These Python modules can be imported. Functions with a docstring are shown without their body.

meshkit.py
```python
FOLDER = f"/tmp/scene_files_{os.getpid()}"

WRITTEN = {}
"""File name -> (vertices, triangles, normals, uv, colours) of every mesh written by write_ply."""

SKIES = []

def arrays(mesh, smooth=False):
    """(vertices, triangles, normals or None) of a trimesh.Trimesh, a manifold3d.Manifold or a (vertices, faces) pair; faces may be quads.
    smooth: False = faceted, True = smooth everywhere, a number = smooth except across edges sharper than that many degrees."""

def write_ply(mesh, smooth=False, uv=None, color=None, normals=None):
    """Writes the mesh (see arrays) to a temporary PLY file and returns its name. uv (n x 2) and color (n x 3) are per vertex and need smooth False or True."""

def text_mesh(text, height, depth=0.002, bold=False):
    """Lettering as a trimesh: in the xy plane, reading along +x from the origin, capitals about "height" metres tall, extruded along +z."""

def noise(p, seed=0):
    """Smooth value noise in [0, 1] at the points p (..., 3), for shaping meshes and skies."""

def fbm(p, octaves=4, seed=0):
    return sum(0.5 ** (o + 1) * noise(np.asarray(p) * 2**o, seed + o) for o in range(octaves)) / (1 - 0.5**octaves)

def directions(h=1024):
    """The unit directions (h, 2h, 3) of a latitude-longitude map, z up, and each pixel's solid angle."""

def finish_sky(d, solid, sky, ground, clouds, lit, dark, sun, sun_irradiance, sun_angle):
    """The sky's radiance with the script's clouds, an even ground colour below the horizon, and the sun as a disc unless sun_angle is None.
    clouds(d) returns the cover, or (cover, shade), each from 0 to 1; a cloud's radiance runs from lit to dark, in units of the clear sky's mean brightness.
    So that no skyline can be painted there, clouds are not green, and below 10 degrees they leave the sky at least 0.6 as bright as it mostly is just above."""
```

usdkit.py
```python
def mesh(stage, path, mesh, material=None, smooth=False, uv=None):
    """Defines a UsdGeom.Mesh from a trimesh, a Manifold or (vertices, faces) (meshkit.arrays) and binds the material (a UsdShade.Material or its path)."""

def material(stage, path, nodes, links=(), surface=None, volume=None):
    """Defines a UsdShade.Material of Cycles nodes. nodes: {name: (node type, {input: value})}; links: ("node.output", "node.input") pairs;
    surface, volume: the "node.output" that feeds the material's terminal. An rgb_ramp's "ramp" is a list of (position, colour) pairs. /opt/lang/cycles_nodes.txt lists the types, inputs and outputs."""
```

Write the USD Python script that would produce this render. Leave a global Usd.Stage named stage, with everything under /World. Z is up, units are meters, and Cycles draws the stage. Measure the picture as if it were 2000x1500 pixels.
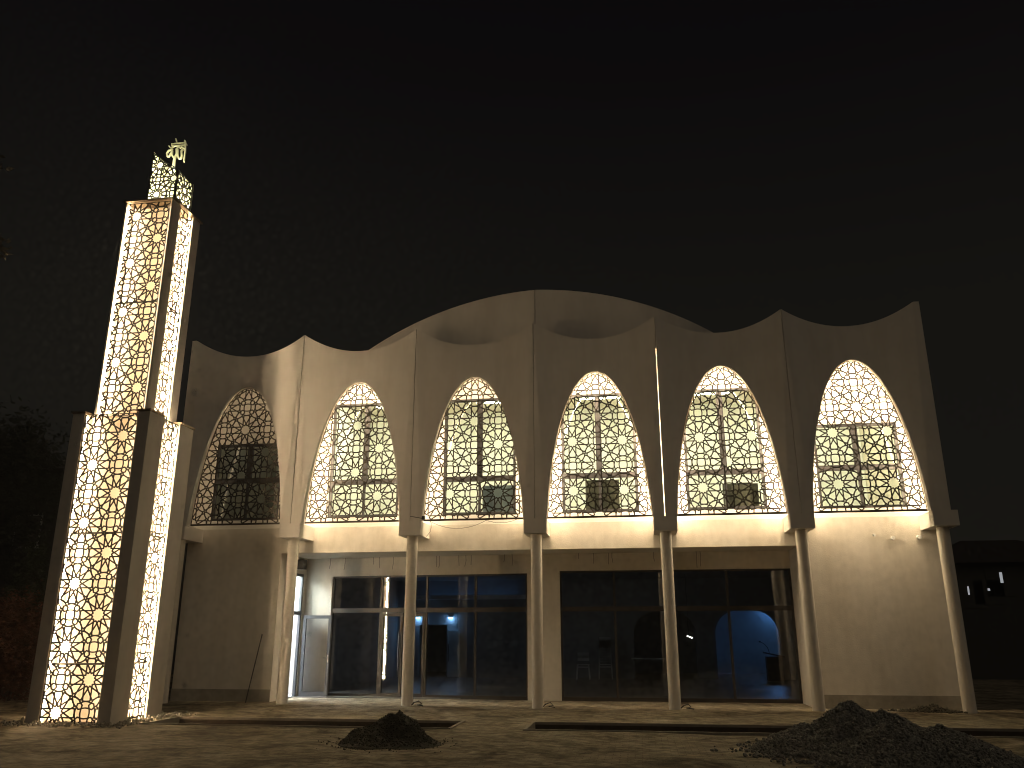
import math, random
import numpy as np, trimesh, usdkit
import meshkit
from pxr import Usd, UsdGeom, UsdLux, UsdShade, Gf, Sdf
from shapely.geometry import LineString, Polygon, box as sbox, Point
from shapely.ops import unary_union
from shapely import affinity

# ------------------------------------------------------------------ stage, camera, sky, light
stage = Usd.Stage.CreateInMemory()
UsdGeom.SetStageUpAxis(stage, UsdGeom.Tokens.z)
UsdGeom.SetStageMetersPerUnit(stage, 1.0)
UsdGeom.Xform.Define(stage, '/World')
UsdGeom.Scope.Define(stage, '/World/Looks')
PITCH, ROLL, YAW = 0.2919549, -0.00118486, -0.148006468
CAM = np.array([2.455, -20.534, 1.728])
cam = UsdGeom.Camera.Define(stage, '/World/camera')
fw = np.array([math.sin(YAW) * math.cos(PITCH), math.cos(YAW) * math.cos(PITCH), math.sin(PITCH)])
rt = np.cross(fw, [0, 0, 1.0]); rt /= np.linalg.norm(rt); up = np.cross(rt, fw)
r2 = math.cos(ROLL) * rt + math.sin(ROLL) * up; u2 = -math.sin(ROLL) * rt + math.cos(ROLL) * up
mtx = Gf.Matrix4d(*[float(q) for row in ((*r2, 0), (*u2, 0), (*(-fw), 0), (*CAM, 1)) for q in row])
cam.AddTransformOp().Set(mtx)
cam.CreateHorizontalApertureAttr(36.0); cam.CreateVerticalApertureAttr(27.0)
cam.CreateFocalLengthAttr(36.0 * 1604.25 / 2000.0)
cam.CreateClippingRangeAttr(Gf.Vec2f(0.1, 2000.0))
cam.CreateExposureAttr(0.0)

L = '/World/Looks/'
dome = UsdLux.DomeLight.Define(stage, '/World/sky')
# a night sky: faint brownish town glow towards the horizon, blue-black overhead
sky_mat = usdkit.material(stage, L + 'night_sky', {
    'tc': ('texture_coordinate', {}), 'sep': ('separate_xyz', {}),
    'ramp': ('rgb_ramp', {'ramp': [(0.0, (.0066, .0062, .0051)), (.35, (.0062, .0058, .0048)), (.6, (.0030, .0026, .0030)), (1.0, (.0012, .0010, .0022))]}),
    'st': ('sky_texture', {'sky_type': 'single_scattering', 'sun_disc': False, 'sun_elevation': 0.01, 'sun_rotation': 2.6}),
    'dim': ('mix_color', {'blend_type': 'mix', 'fac': 0.0005, 'use_clamp': False}),
    'bg': ('background_shader', {'strength': 1.0})},
    [('tc.generated', 'sep.vector'), ('sep.z', 'ramp.fac'), ('ramp.color', 'dim.a'), ('st.color', 'dim.b'), ('dim.result', 'bg.color')], surface='bg.background')
UsdShade.MaterialBindingAPI.Apply(dome.GetPrim()).Bind(sky_mat)
dome.GetPrim().SetCustomDataByKey('kind', 'structure')
dome.GetPrim().SetCustomDataByKey('label', 'dark hazy night sky')

# faint light of the town behind the camera, as soft as an overcast sky
town = UsdLux.DistantLight.Define(stage, '/World/town_glow')
town.CreateIntensityAttr(0.04); town.CreateAngleAttr(40.0); town.CreateNormalizeAttr(True); town.CreateColorAttr(Gf.Vec3f(1.0, .86, .66))
def aim(light, d):                                    # d: direction towards the light
    z = np.array(d, float) / np.linalg.norm(d); x = np.cross([0, 0, 1.0], z); x /= np.linalg.norm(x); y = np.cross(z, x)
    light.AddTransformOp().Set(Gf.Matrix4d(*[float(q) for row in ((*x, 0), (*y, 0), (*z, 0), (0, 0, 0, 1)) for q in row]))
aim(town, (.62, -.62, .5))

HAZE = 0.0013
LED_TOWER_CORE = 75.0      # strips behind the minaret screens
LED_TOWER_OUT = 395.0       # strips on the facade side of the minaret
LED_ARCH = 300.0            # strips behind the six arches

# ------------------------------------------------------------------ materials
_m = {}
def led(name, col, strength):
    _m[name] = usdkit.material(stage, L + name, {'e': ('emission', {'color': col, 'strength': strength})}, surface='e.emission')
def plain(name, col, rough=.6, metal=0., spec=.5, var=.12, scale=6., bump=0., bscale=120., stain=None):
    a = tuple(c * (1 - var) for c in col); b = tuple(min(1, c * (1 + var)) for c in col)
    nodes = {'g': ('geometry', {}), 'n': ('noise_texture', {'scale': scale, 'detail': 6., 'roughness': .6}),
             'r': ('rgb_ramp', {'ramp': [(.3, a), (.7, b)]}),
             'p': ('principled_bsdf', {'roughness': rough, 'metallic': metal, 'specular_ior_level': spec})}
    links = [('g.position', 'n.vector'), ('n.fac', 'r.fac')]
    out = 'r.color'
    if stain:
        nodes['mp'] = ('mapping', {'scale': (1.3, 1.3, .22)})
        nodes['n3'] = ('noise_texture', {'scale': 1.7, 'detail': 5., 'roughness': .65})
        nodes['r3'] = ('rgb_ramp', {'ramp': [(.42, (1, 1, 1)), (.75, stain)]})
        nodes['mx'] = ('mix_color', {'blend_type': 'multiply', 'fac': 1.0})
        links += [('g.position', 'mp.vector'), ('mp.vector', 'n3.vector'), ('n3.fac', 'r3.fac'), (out, 'mx.a'), ('r3.color', 'mx.b')]
        out = 'mx.result'
    links.append((out, 'p.base_color'))
    if bump:
        nodes['n2'] = ('noise_texture', {'scale': bscale, 'detail': 4., 'roughness': .6})
        nodes['b'] = ('bump', {'strength': bump, 'distance': .02})
        links += [('g.position', 'n2.vector'), ('n2.fac', 'b.height'), ('b.normal', 'p.normal')]
    _m[name] = usdkit.material(stage, L + name, nodes, links, surface='p.BSDF')
def glass(name, tint, ior=1.5, rough=0.0):
    _m[name] = usdkit.material(stage, L + name, {'f': ('fresnel', {'IOR': ior}), 't': ('transparent_bsdf', {'color': tint}),
        'g': ('glossy_bsdf', {'color': (.95, .95, .95), 'roughness': rough}), 'm': ('mix_closure', {})},
        [('f.fac', 'm.fac'), ('t.BSDF', 'm.closure1'), ('g.BSDF', 'm.closure2')], surface='m.closure')

WARM = (1.0, .765, .475)
led('led_core', WARM, LED_TOWER_CORE * 2.0); led('led_core_weak', WARM, LED_TOWER_CORE * .95); led('led_out', WARM, LED_TOWER_OUT); led('led_out_left', WARM, LED_TOWER_OUT * .35)
for i, s in enumerate((.03, .8, .22, 1.0, 1.0, 1.0)):
    led('led_arch_%d' % i, (1.0, .78, .50), LED_ARCH * s)
led('led_crown', (1.0, .95, .60), 420.)
led('room_lamp', (1.0, .96, .68), 18.)
led('room_lamp_dim', (1.0, .97, .8), .6)
led('corridor_lamp', (.86, .92, 1.0), 120.)
led('blue_lamp', (.25, .55, 1.0), 80.)
led('niche_lamp', (.13, .40, 1.0), 30.)
led('hall_lamp', (.85, .95, 1.0), .5)
led('cove_lamp', (.16, .45, 1.0), 1.3)
led('inner_lamp', (.9, .95, 1.0), 14.)
led('small_lamp', (1., .9, .8), 8.)
led('far_window_light', (.9, .95, 1.), .35)
plain('shell_plaster', (.66, .62, .56), .75, var=.035, scale=2.2, bump=.05, bscale=60., stain=(.90, .88, .86))
plain('stucco', (.64, .59, .51), .9, var=.07, scale=5., bump=.22, bscale=34., stain=(.86, .84, .80))
plain('damp_plinth', (.30, .27, .22), .9, var=.2, scale=4., bump=.2, bscale=30.)
plain('white_wall', (.80, .77, .70), .8, var=.03, scale=3., bump=.1, bscale=50.)
plain('column_paint', (.66, .61, .53), .6, var=.05, scale=7., bump=.06, bscale=60., stain=(.88, .86, .82))
plain('tower_plaster', (.50, .46, .40), .8, var=.05, scale=4., bump=.1, bscale=70., stain=(.9, .88, .85))
plain('tower_core', (.80, .685, .545), .85, var=.03, scale=3.)
plain('bronze', (.050, .036, .022), .5, metal=.3, var=.1, scale=20.)
plain('dark_bronze', (.028, .021, .015), .5, metal=.2, var=.1, scale=20.)
plain('crown_paint', (.78, .76, .55), .5, var=.04)
plain('cap_metal', (.20, .15, .10), .4, metal=.7, var=.1)
plain('window_frame', (.045, .043, .046), .45, var=.05)
plain('door_frame', (.075, .078, .085), .4, var=.05)
plain('dark_frame', (.05, .042, .035), .4, var=.06)
plain('hall_wall', (.30, .31, .32), .8, var=.05)
plain('hall_floor', (.16, .16, .16), .35, var=.15, scale=2.)
plain('interior_white', (.74, .74, .72), .7, var=.12, scale=1.2)
plain('grey_board', (.22, .25, .29), .6, var=.1, scale=2.)
plain('dark_board', (.10, .09, .075), .6, var=.25, scale=3.)
plain('wood', (.10, .055, .03), .5, var=.25, scale=9.)
plain('white_plastic', (.75, .75, .72), .4, var=.03)
plain('black_plastic', (.02, .02, .022), .45, var=.1)
plain('steel', (.45, .45, .45), .3, metal=1.0, var=.05)
plain('soil', (.062, .054, .036), .95, var=.35, scale=14., bump=.7, bscale=45.)
plain('trench_soil', (.05, .034, .02), .95, var=.35, scale=9., bump=.6, bscale=30.)
plain('gravel_grey', (.21, .20, .175), .8, var=.5, scale=22., bump=.3, bscale=80.)
plain('pebble', (.30, .27, .22), .8, var=.4, scale=24.)
plain('kerb', (.22, .19, .15), .85, var=.15, scale=8., bump=.3, bscale=50.)
plain('earth', (.06, .055, .04), .95, var=.3, scale=1.5, bump=.4, bscale=12.)
plain('bark', (.07, .05, .035), .9, var=.3, scale=12.)
plain('house_wall', (.035, .034, .03), .85, var=.08)
plain('roof_tile', (.035, .028, .024), .8, var=.2)
def leafmat(name, col):
    _m[name] = usdkit.material(stage, L + name, {'g': ('geometry', {}),
        'r': ('rgb_ramp', {'ramp': [(0, tuple(c * .55 for c in col)), (1, tuple(c * 1.45 for c in col))]}),
        'd': ('principled_bsdf', {'roughness': .6}), 't': ('translucent_bsdf', {}), 'm': ('mix_closure', {'fac': .3})},
        [('g.random_per_island', 'r.fac'), ('r.color', 'd.base_color'), ('r.color', 't.color'), ('d.BSDF', 'm.closure1'), ('t.BSDF', 'm.closure2')], surface='m.closure')
leafmat('leaf_green', (.045, .062, .022)); leafmat('leaf_red', (.24, .10, .05)); leafmat('leaf_dark', (.04, .05, .025)); leafmat('leaf_pale', (.08, .07, .05))
glass('glass_dark', (.50, .53, .55), ior=1.95); glass('glass_clear', (.90, .95, .86)); glass('glass_door', (.80, .82, .85))

# pavement: sand-covered concrete pavers; wheel marks and drifts of sand have their own shapes
_m['pavers'] = usdkit.material(stage, L + 'pavers', {
    'g': ('geometry', {}), 'mp': ('mapping', {'scale': (1, 1, 1)}),
    'br': ('brick_texture', {'scale': 1.0, 'brick_width': .21, 'row_height': .105, 'mortar_size': .006, 'mortar_smooth': .3, 'color1': (.38, .335, .25), 'color2': (.32, .28, .205), 'mortar': (.15, .12, .08)}),
    'ms': ('mapping', {'scale': (.75, 1.15, 1)}),
    'n': ('noise_texture', {'scale': 1.6, 'detail': 9., 'roughness': .68, 'distortion': .6}),
    'rm': ('rgb_ramp', {'ramp': [(.36, (.0, .0, .0)), (.50, (.85, .85, .85)), (.72, (1, 1, 1))]}),
    'nc': ('noise_texture', {'scale': 5., 'detail': 8., 'roughness': .7}),
    'rc': ('rgb_ramp', {'ramp': [(.33, (.075, .055, .032)), (.46, (.16, .13, .085)), (.58, (.34, .29, .205)), (.75, (.48, .42, .31))]}),
    'mx': ('mix_color', {'fac': .5}),
    'nb': ('noise_texture', {'scale': .9, 'detail': 7., 'roughness': .7, 'distortion': .8}),
    'rb': ('rgb_ramp', {'ramp': [(.38, (.36, .32, .27)), (.47, (.80, .77, .72)), (.58, (1., 1., 1.)), (.68, (1.35, 1.31, 1.22))]}),
    'mb': ('mix_color', {'blend_type': 'multiply', 'fac': 1.0, 'use_clamp': False}),
    'n2': ('noise_texture', {'scale': 40., 'detail': 5., 'roughness': .7}),
    'hm': ('mix_float', {'fac': .35}),
    'b': ('bump', {'strength': .8, 'distance': .02}),
    'p': ('principled_bsdf', {'roughness': .92, 'specular_ior_level': .25})},
    [('g.position', 'mp.vector'), ('mp.vector', 'br.vector'), ('g.position', 'ms.vector'), ('ms.vector', 'n.vector'), ('n.fac', 'rm.fac'),
     ('ms.vector', 'nc.vector'), ('nc.fac', 'rc.fac'), ('rm.color', 'mx.fac'), ('br.color', 'mx.a'), ('rc.color', 'mx.b'), ('g.position', 'nb.vector'), ('nb.fac', 'rb.fac'), ('mx.result', 'mb.a'), ('rb.color', 'mb.b'), ('mb.result', 'p.base_color'),
     ('g.position', 'n2.vector'), ('n2.fac', 'hm.a'), ('br.fac', 'hm.b'), ('hm.result', 'b.height'), ('b.normal', 'p.normal')], surface='p.BSDF')

# ------------------------------------------------------------------ helpers
_names = {}
def numbered(parent, name):
    k = (parent, name); n = _names.get(k, 0); _names[k] = n + 1
    return name if n == 0 else '%s_%03d' % (name, n)
def tag(prim, label=None, cat=None, group=None, kind=None):
    for k, v in (('label', label), ('category', cat), ('group', group), ('kind', kind)):
        if v: prim.SetCustomDataByKey(k, v)
    return prim
def thing(name, label, cat, loc=(0, 0, 0), group=None, kind=None):
    x = UsdGeom.Xform.Define(stage, '/World/' + numbered('/World', name)); x.AddTranslateOp().Set(Gf.Vec3d(*[float(v) for v in loc]))
    return tag(x.GetPrim(), label, cat, group, kind)
def _origin(prim):
    o = np.zeros(3)
    p = prim
    while p and str(p.GetPath()) not in ('/World', '/'):
        t = p.GetAttribute('xformOp:translate')
        if t and t.HasAuthoredValue(): o += np.array(t.Get())
        p = p.GetParent()
    return o
def obj(name, mesh, mat, parent=None, smooth=False, label=None, cat=None, group=None, kind=None):
    """mesh in world coordinates; stored relative to its thing's base"""
    path = str(parent.GetPath()) if parent else '/World'
    if isinstance(mesh, M): mesh = mesh.get()
    v, f = (np.asarray(mesh.vertices), np.asarray(mesh.faces)) if hasattr(mesh, 'vertices') else mesh
    f = np.asarray(f)
    if f.shape[1] == 4: f = np.vstack([f[:, [0, 1, 2]], f[:, [0, 2, 3]]])
    if parent: v = np.asarray(v) - _origin(parent)
    g = usdkit.mesh(stage, path + '/' + numbered(path, name), trimesh.Trimesh(v, f, process=bool(smooth)), _m[mat], smooth=smooth)
    return tag(g.GetPrim(), label, cat, group, kind)
class M:
    def __init__(s): s.v = []; s.f = []; s.n = 0
    def raw(s, v, f):
        f = np.asarray(f)
        if f.shape[1] == 4: f = np.vstack([f[:, [0, 1, 2]], f[:, [0, 2, 3]]])
        s.v.append(np.asarray(v, float)); s.f.append(f + s.n); s.n += len(v); return s
    def mesh(s, m): return s.raw(m.vertices, m.faces)
    def box(s, x0, x1, y0, y1, z0, z1):
        v = [(x, y, z) for x in (x0, x1) for y in (y0, y1) for z in (z0, z1)]
        return s.raw(v, [(0, 1, 3, 2), (4, 6, 7, 5), (0, 4, 5, 1), (2, 3, 7, 6), (0, 2, 6, 4), (1, 5, 7, 3)])
    def tube(s, pts, r, n=8):
        pts = np.asarray(pts, float); rr = np.broadcast_to(r, (len(pts),))
        rings = []
        t = np.gradient(pts, axis=0); t /= np.maximum(np.linalg.norm(t, axis=1, keepdims=True), 1e-9)
        a = np.array([0, 0, 1.0]) if abs(t[0][2]) < .9 else np.array([1.0, 0, 0])
        for p, d, q in zip(pts, t, rr):
            b = np.cross(d, a); b /= np.linalg.norm(b); c = np.cross(b, d); a = c
            th = np.linspace(0, 2 * np.pi, n, endpoint=False)
            rings.append(p + q * (np.cos(th)[:, None] * b + np.sin(th)[:, None] * c))
        v = np.vstack(rings + [pts[:1], pts[-1:]]); k = len(pts); f = []
        for i in range(k - 1):
            for j in range(n):
                a0, a1 = i * n + j, i * n + (j + 1) % n
                f += [(a0, a0 + n, a1 + n), (a0, a1 + n, a1)]
        for j in range(n):
            f += [(k * n, j, (j + 1) % n), (k * n + 1, (k - 1) * n + (j + 1) % n, (k - 1) * n + j)]
        return s.raw(v, f)
    def xz(s, poly, y0, y1):
        """polygon drawn in x,z, thickness from y0 to y1"""
        for g in getattr(poly, 'geoms', [poly]):
            if g.geom_type != 'Polygon' or g.area < 1e-6: continue
            m = trimesh.creation.extrude_polygon(g, y1 - y0, engine='earcut')
            v = np.asarray(m.vertices); s.raw(np.stack([v[:, 0], y1 - v[:, 2], v[:, 1]], 1), m.faces)
        return s
    def get(s): return trimesh.Trimesh(np.vstack(s.v), np.vstack(s.f), process=False)
def bx(*a): return M().box(*a)
def rotz(mesh, ang, px, py):
    m = mesh.get() if isinstance(mesh, M) else mesh
    c, s_ = math.cos(ang), math.sin(ang); v = np.array(m.vertices)
    x, y = v[:, 0], v[:, 1]
    v = np.stack([px + c * x - s_ * y, py + s_ * x + c * y, v[:, 2]], 1)
    return trimesh.Trimesh(v, m.faces, process=False)

# ---- twelve-pointed star lattice
def _cells():
    c = lambda a: (math.cos(math.radians(a)), math.sin(math.radians(a)))
    def rot(p, a): ca, sa = c(a); return (p[0] * ca - p[1] * sa, p[0] * sa + p[1] * ca)
    ros, octo = [], []
    for k in range(12):
        ls = [[(.628, .135 * s), (.135, .135 * s)] for s in (1, -1)]
        ls.append([(.628, .135), (.64, .07), (.644, 0), (.64, -.07), (.628, -.135)])
        ros += [[rot(p, 30 * k) for p in l] for l in ls]
    for k in range(4):
        ls = [[(.21 + .1 * c(45 + 60 * j)[0], .21 + .1 * c(45 + 60 * j)[1]) for j in range(7)],
              [(.307, .184), (.342, .09), (.356, 0), (.342, -.09), (.307, -.184)],
              [(.14, .14), (.154, .07), (.16, 0), (.154, -.07), (.14, -.14)],
              [(.307, .184), (.385, .235), (.452, .3175), (.5, .5)], [(.184, .307), (.235, .385), (.3175, .452), (.5, .5)]]
        octo += [[rot(p, 90 * k) for p in l] for l in ls]
    return ros, octo
ROS, OCT = _cells()
def lattice(poly, g, x0, z0, w):
    bd = poly.bounds
    R, O = (unary_union([LineString(l).buffer(w / g / 2, cap_style='flat', join_style='mitre') for l in ls] + [LineString(l[-2:]).buffer(w / g / 2, quad_segs=1) for l in ls]) for ls in (ROS, OCT))
    parts = []
    for i in range(math.floor((bd[0] - x0) / g) - 1, math.ceil((bd[2] - x0) / g) + 2):
        for j in range(math.floor((bd[1] - z0) / g) - 1, math.ceil((bd[3] - z0) / g) + 2):
            t = affinity.affine_transform(R if (i + j) % 2 == 0 else O, [g, 0, 0, g, x0 + i * g, z0 + j * g])
            if t.intersects(poly): parts.append(t)
    return unary_union(parts).intersection(poly).simplify(.0012)

def rocks(centres, sizes, seed):
    r = np.random.default_rng(seed); ico = trimesh.creation.icosphere(subdivisions=0); mm = []
    n = len(centres); v0 = np.asarray(ico.vertices); f0 = np.asarray(ico.faces)
    sc = np.asarray(sizes)[:, None, None] * r.uniform(.55, 1.15, (n, 1, 3))
    jit = r.uniform(.75, 1.2, (n, 12, 1))
    q = r.normal(size=(n, 4)); q /= np.linalg.norm(q, axis=1, keepdims=True)
    w, x, y, z = q.T
    R = np.stack([np.stack([1 - 2 * (y * y + z * z), 2 * (x * y - z * w), 2 * (x * z + y * w)], -1), np.stack([2 * (x * y + z * w), 1 - 2 * (x * x + z * z), 2 * (y * z - x * w)], -1), np.stack([2 * (x * z - y * w), 2 * (y * z + x * w), 1 - 2 * (x * x + y * y)], -1)], 1)
    v = np.einsum('nij,nkj->nki', R, v0[None] * jit * sc) + np.asarray(centres)[:, None, :]
    f = f0[None] + (np.arange(n) * 12)[:, None, None]
    return trimesh.Trimesh(v.reshape(-1, 3), f.reshape(-1, 3), process=False)

# ------------------------------------------------------------------ ground
TR = [(-7.15, -1.12, -4.62, -3.30), (.34, 13.5, -4.62, -3.30)]      # two planting trenches
PX0, PX1, PY0, PY1 = -19., 19., -24., 13.5
def axis(a, b, step, extra):
    q = sorted(set(np.round(np.concatenate([np.arange(a, b, step), [b], extra]), 4)))
    return np.array(q)
gx = axis(PX0, PX1, .2, [t for q in TR for t in q[:2]]); gy = axis(PY0, PY1, .2, [-4.62, -3.30])
X, Y = np.meshgrid(gx, gy, indexing='ij')
Zg = .06 * (meshkit.fbm(np.stack([X * .5, Y * .9, X * 0], -1), 4, 3) - .5) + .018 * (meshkit.fbm(np.stack([X * 1.6, Y * 2.6, X * 0 + 3], -1), 3, 8) - .5)
edge = np.clip((0.4 - Y) / .6, 0, 1)
Zg = Zg * edge
vid = np.arange(X.size).reshape(X.shape); fs = []
for i in range(len(gx) - 1):
    cx = (gx[i] + gx[i + 1]) / 2
    for j in range(len(gy) - 1):
        cy = (gy[j] + gy[j + 1]) / 2
        if any(a < cx < b and c < cy < d for a, b, c, d in TR): continue
        if -6.9 < cx < 6.3 and cy > 3.0: continue
        if cy > .9 and -9.4 < cx < 9.4 and cy > 3.0: continue
        fs.append((vid[i, j], vid[i + 1, j], vid[i + 1, j + 1], vid[i, j + 1]))
obj('pavement', (np.stack([X, Y, Zg], -1).reshape(-1, 3), np.array(fs)), 'pavers', smooth=True, kind='structure', label='sand covered concrete paver forecourt in front of the mosque')
def ring(x0, x1, y0, y1, z):
    p = sbox(-120, -120, 120, 120).difference(sbox(x0, y0, x1, y1))
    v, f = trimesh.creation.triangulate_polygon(p, engine='earcut'); v = np.column_stack([v, np.full(len(v), z)]); return trimesh.Trimesh(v, f, process=False)
obj('ground', ring(PX0, PX1, PY0, PY1, -.012), 'earth', kind='structure', label='dark open ground around the forecourt')
rng = np.random.default_rng(5)
for k, (a, b, c, d) in enumerate(TR):
    m = M(); n = 60
    xs = np.linspace(a, b, n); ys = np.linspace(c, d, 9); XX, YY = np.meshgrid(xs, ys, indexing='ij')
    ZZ = -.36 + .10 * (meshkit.fbm(np.stack([XX * 2, YY * 2, XX * 0 + k], -1), 4, 2) - .5) + .06 * np.abs((YY - (c + d) / 2) / ((d - c) / 2)) ** 4
    ii = np.arange(n * 9).reshape(n, 9)
    m.raw(np.stack([XX, YY, ZZ], -1).reshape(-1, 3), [(ii[i, j], ii[i + 1, j], ii[i + 1, j + 1], ii[i, j + 1]) for i in range(n - 1) for j in range(8)])
    obj('planting_trench', m, 'trench_soil', smooth=True, kind='structure', label='%s long earth planting trench in the paving' % ('left' if k == 0 else 'right'))
    kb = M()
    kb.box(a - .06, b + .06, d, d + .06, -.03, .018); kb.box(a - .06, b + .06, c - .06, c, -.4, .026)
    kb.box(a - .06, a, c, d, -.4, .02); kb.box(b, b + .06, c, d, -.4, .02)
    obj('planting_trench_side', M().box(a - .05, b + .05, d, d + .05, -.6, -.032), 'trench_soil', kind='structure', label='dark earth side of the %s planting trench' % ('left' if k == 0 else 'right'))
    obj('trench_kerb', kb, 'kerb', kind='structure', label='thin concrete edging around the %s planting trench' % ('left' if k == 0 else 'right'))

# ------------------------------------------------------------------ the mosque
S = 3.1715; COLX = [(i - 3) * S for i in range(7)]; BAYX = [(i - 2.5) * S for i in range(6)]
YF, YB = -.30, -.10          # ridge of the shell panels, their back plane
WALLY = .65
mq = thing('mosque_building', 'white mosque with six scalloped shell panels, lit lattice arches and round columns', 'mosque', (0, 0, 0))
# front wall: upper storey with windows, lower storey with the porch recess
WIN = []
for i, b in enumerate(BAYX):
    if 1 <= i <= 4: WIN.append((b - .98, b + .98, 4.64, 7.80, 5.60))
    elif i == 0: WIN.append((b - 1.17, b + .80, 4.62, 6.76, 5.72))
    else: WIN.append((b - .94, b + 1.10, 4.60, 6.74, 5.62))
RX0, RX1, RZ = -6.95, 6.37, 3.72
wall = sbox(-9.66, -.1, 9.66, 9.2).difference(unary_union([sbox(a, c, b, d) for a, b, c, d, _ in WIN] + [sbox(RX0, -.2, RX1, RZ)]))
up_w = wall.intersection(sbox(-20, 4.386, 20, 20)); lo_w = wall.intersection(sbox(-20, -1, 20, 4.386))
obj('upper_wall', M().xz(up_w, WALLY, .92), 'white_wall', mq)
obj('lower_wall', M().xz(lo_w, WALLY, .92), 'stucco', mq, label='rough stuccoed ground floor wall')
obj('plinth', bx(-9.67, RX0 - .002, WALLY - .012, WALLY - .001, -.1, .30), 'damp_plinth', mq); obj('plinth', bx(RX1 + .003, 9.67, WALLY - .012, WALLY - .001, -.1, .30), 'damp_plinth', mq)
sd = M(); sd.box(-9.66, -9.3, .92, 17.6, -.1, 9.2)
obj('side_wall', sd, 'stucco', mq)
obj('side_wall', bx(9.3, 9.66, .92, 17.6, -.1, 9.2), 'stucco', mq)
obj('rear_wall', bx(-9.66, 9.66, 17.6, 17.8, -.1, 9.2), 'stucco', mq)
obj('roof', bx(-9.3, 9.3, .92, 17.6, 8.55, 8.8), 'stucco', mq)
obj('porch_ceiling', bx(RX0 + .002, RX1 - .002, .922, 2.9, RZ + .004, RZ + .2), 'column_paint', mq)
fl = M(); fl.box(-9.298, 9.298, 2.9, 17.6, RZ - .1, 4.2); fl.box(-9.298, RX0 - .16, .925, 2.9, RZ - .1, 4.2); fl.box(RX1 + .01, 9.298, .925, 2.9, RZ - .1, 4.2)
obj('floor_slab', fl, 'hall_wall', mq)

obj('parapet_floor', bx(-9.51, 9.51, YB + .004, WALLY - .002, 8.74, 8.80), 'white_wall', mq)
# shell panels
HW, AZ, AH, AC = 1.295, 4.43, 8.16, 3.4
def arch_z(x):
    a = AH - AC; w = HW / math.sqrt(1 - ((AZ - AC) / a) ** 2)
    return AC + a * np.sqrt(np.clip(1 - (x / w) ** 2, 0, 1))
def arch_poly(inset=0., n=96):
    th = np.linspace(-1, 1, n); x = (HW - inset) * np.sin(th * np.pi / 2)
    a = AH - inset - AC; w = (HW - inset) / math.sqrt(1 - ((AZ - AC) / a) ** 2)
    z = AC + a * np.sqrt(np.clip(1 - (x / w) ** 2, 0, 1))
    return Polygon(list(zip(x, z)) + [(HW - inset, AZ - .02), (-HW + inset, AZ - .02)])
PEAK, DIP, BOT = 9.555, 9.045, 4.386
def top_z(x, half): return DIP + (PEAK - DIP) * (np.abs(x) / half) ** 2.05
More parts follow.
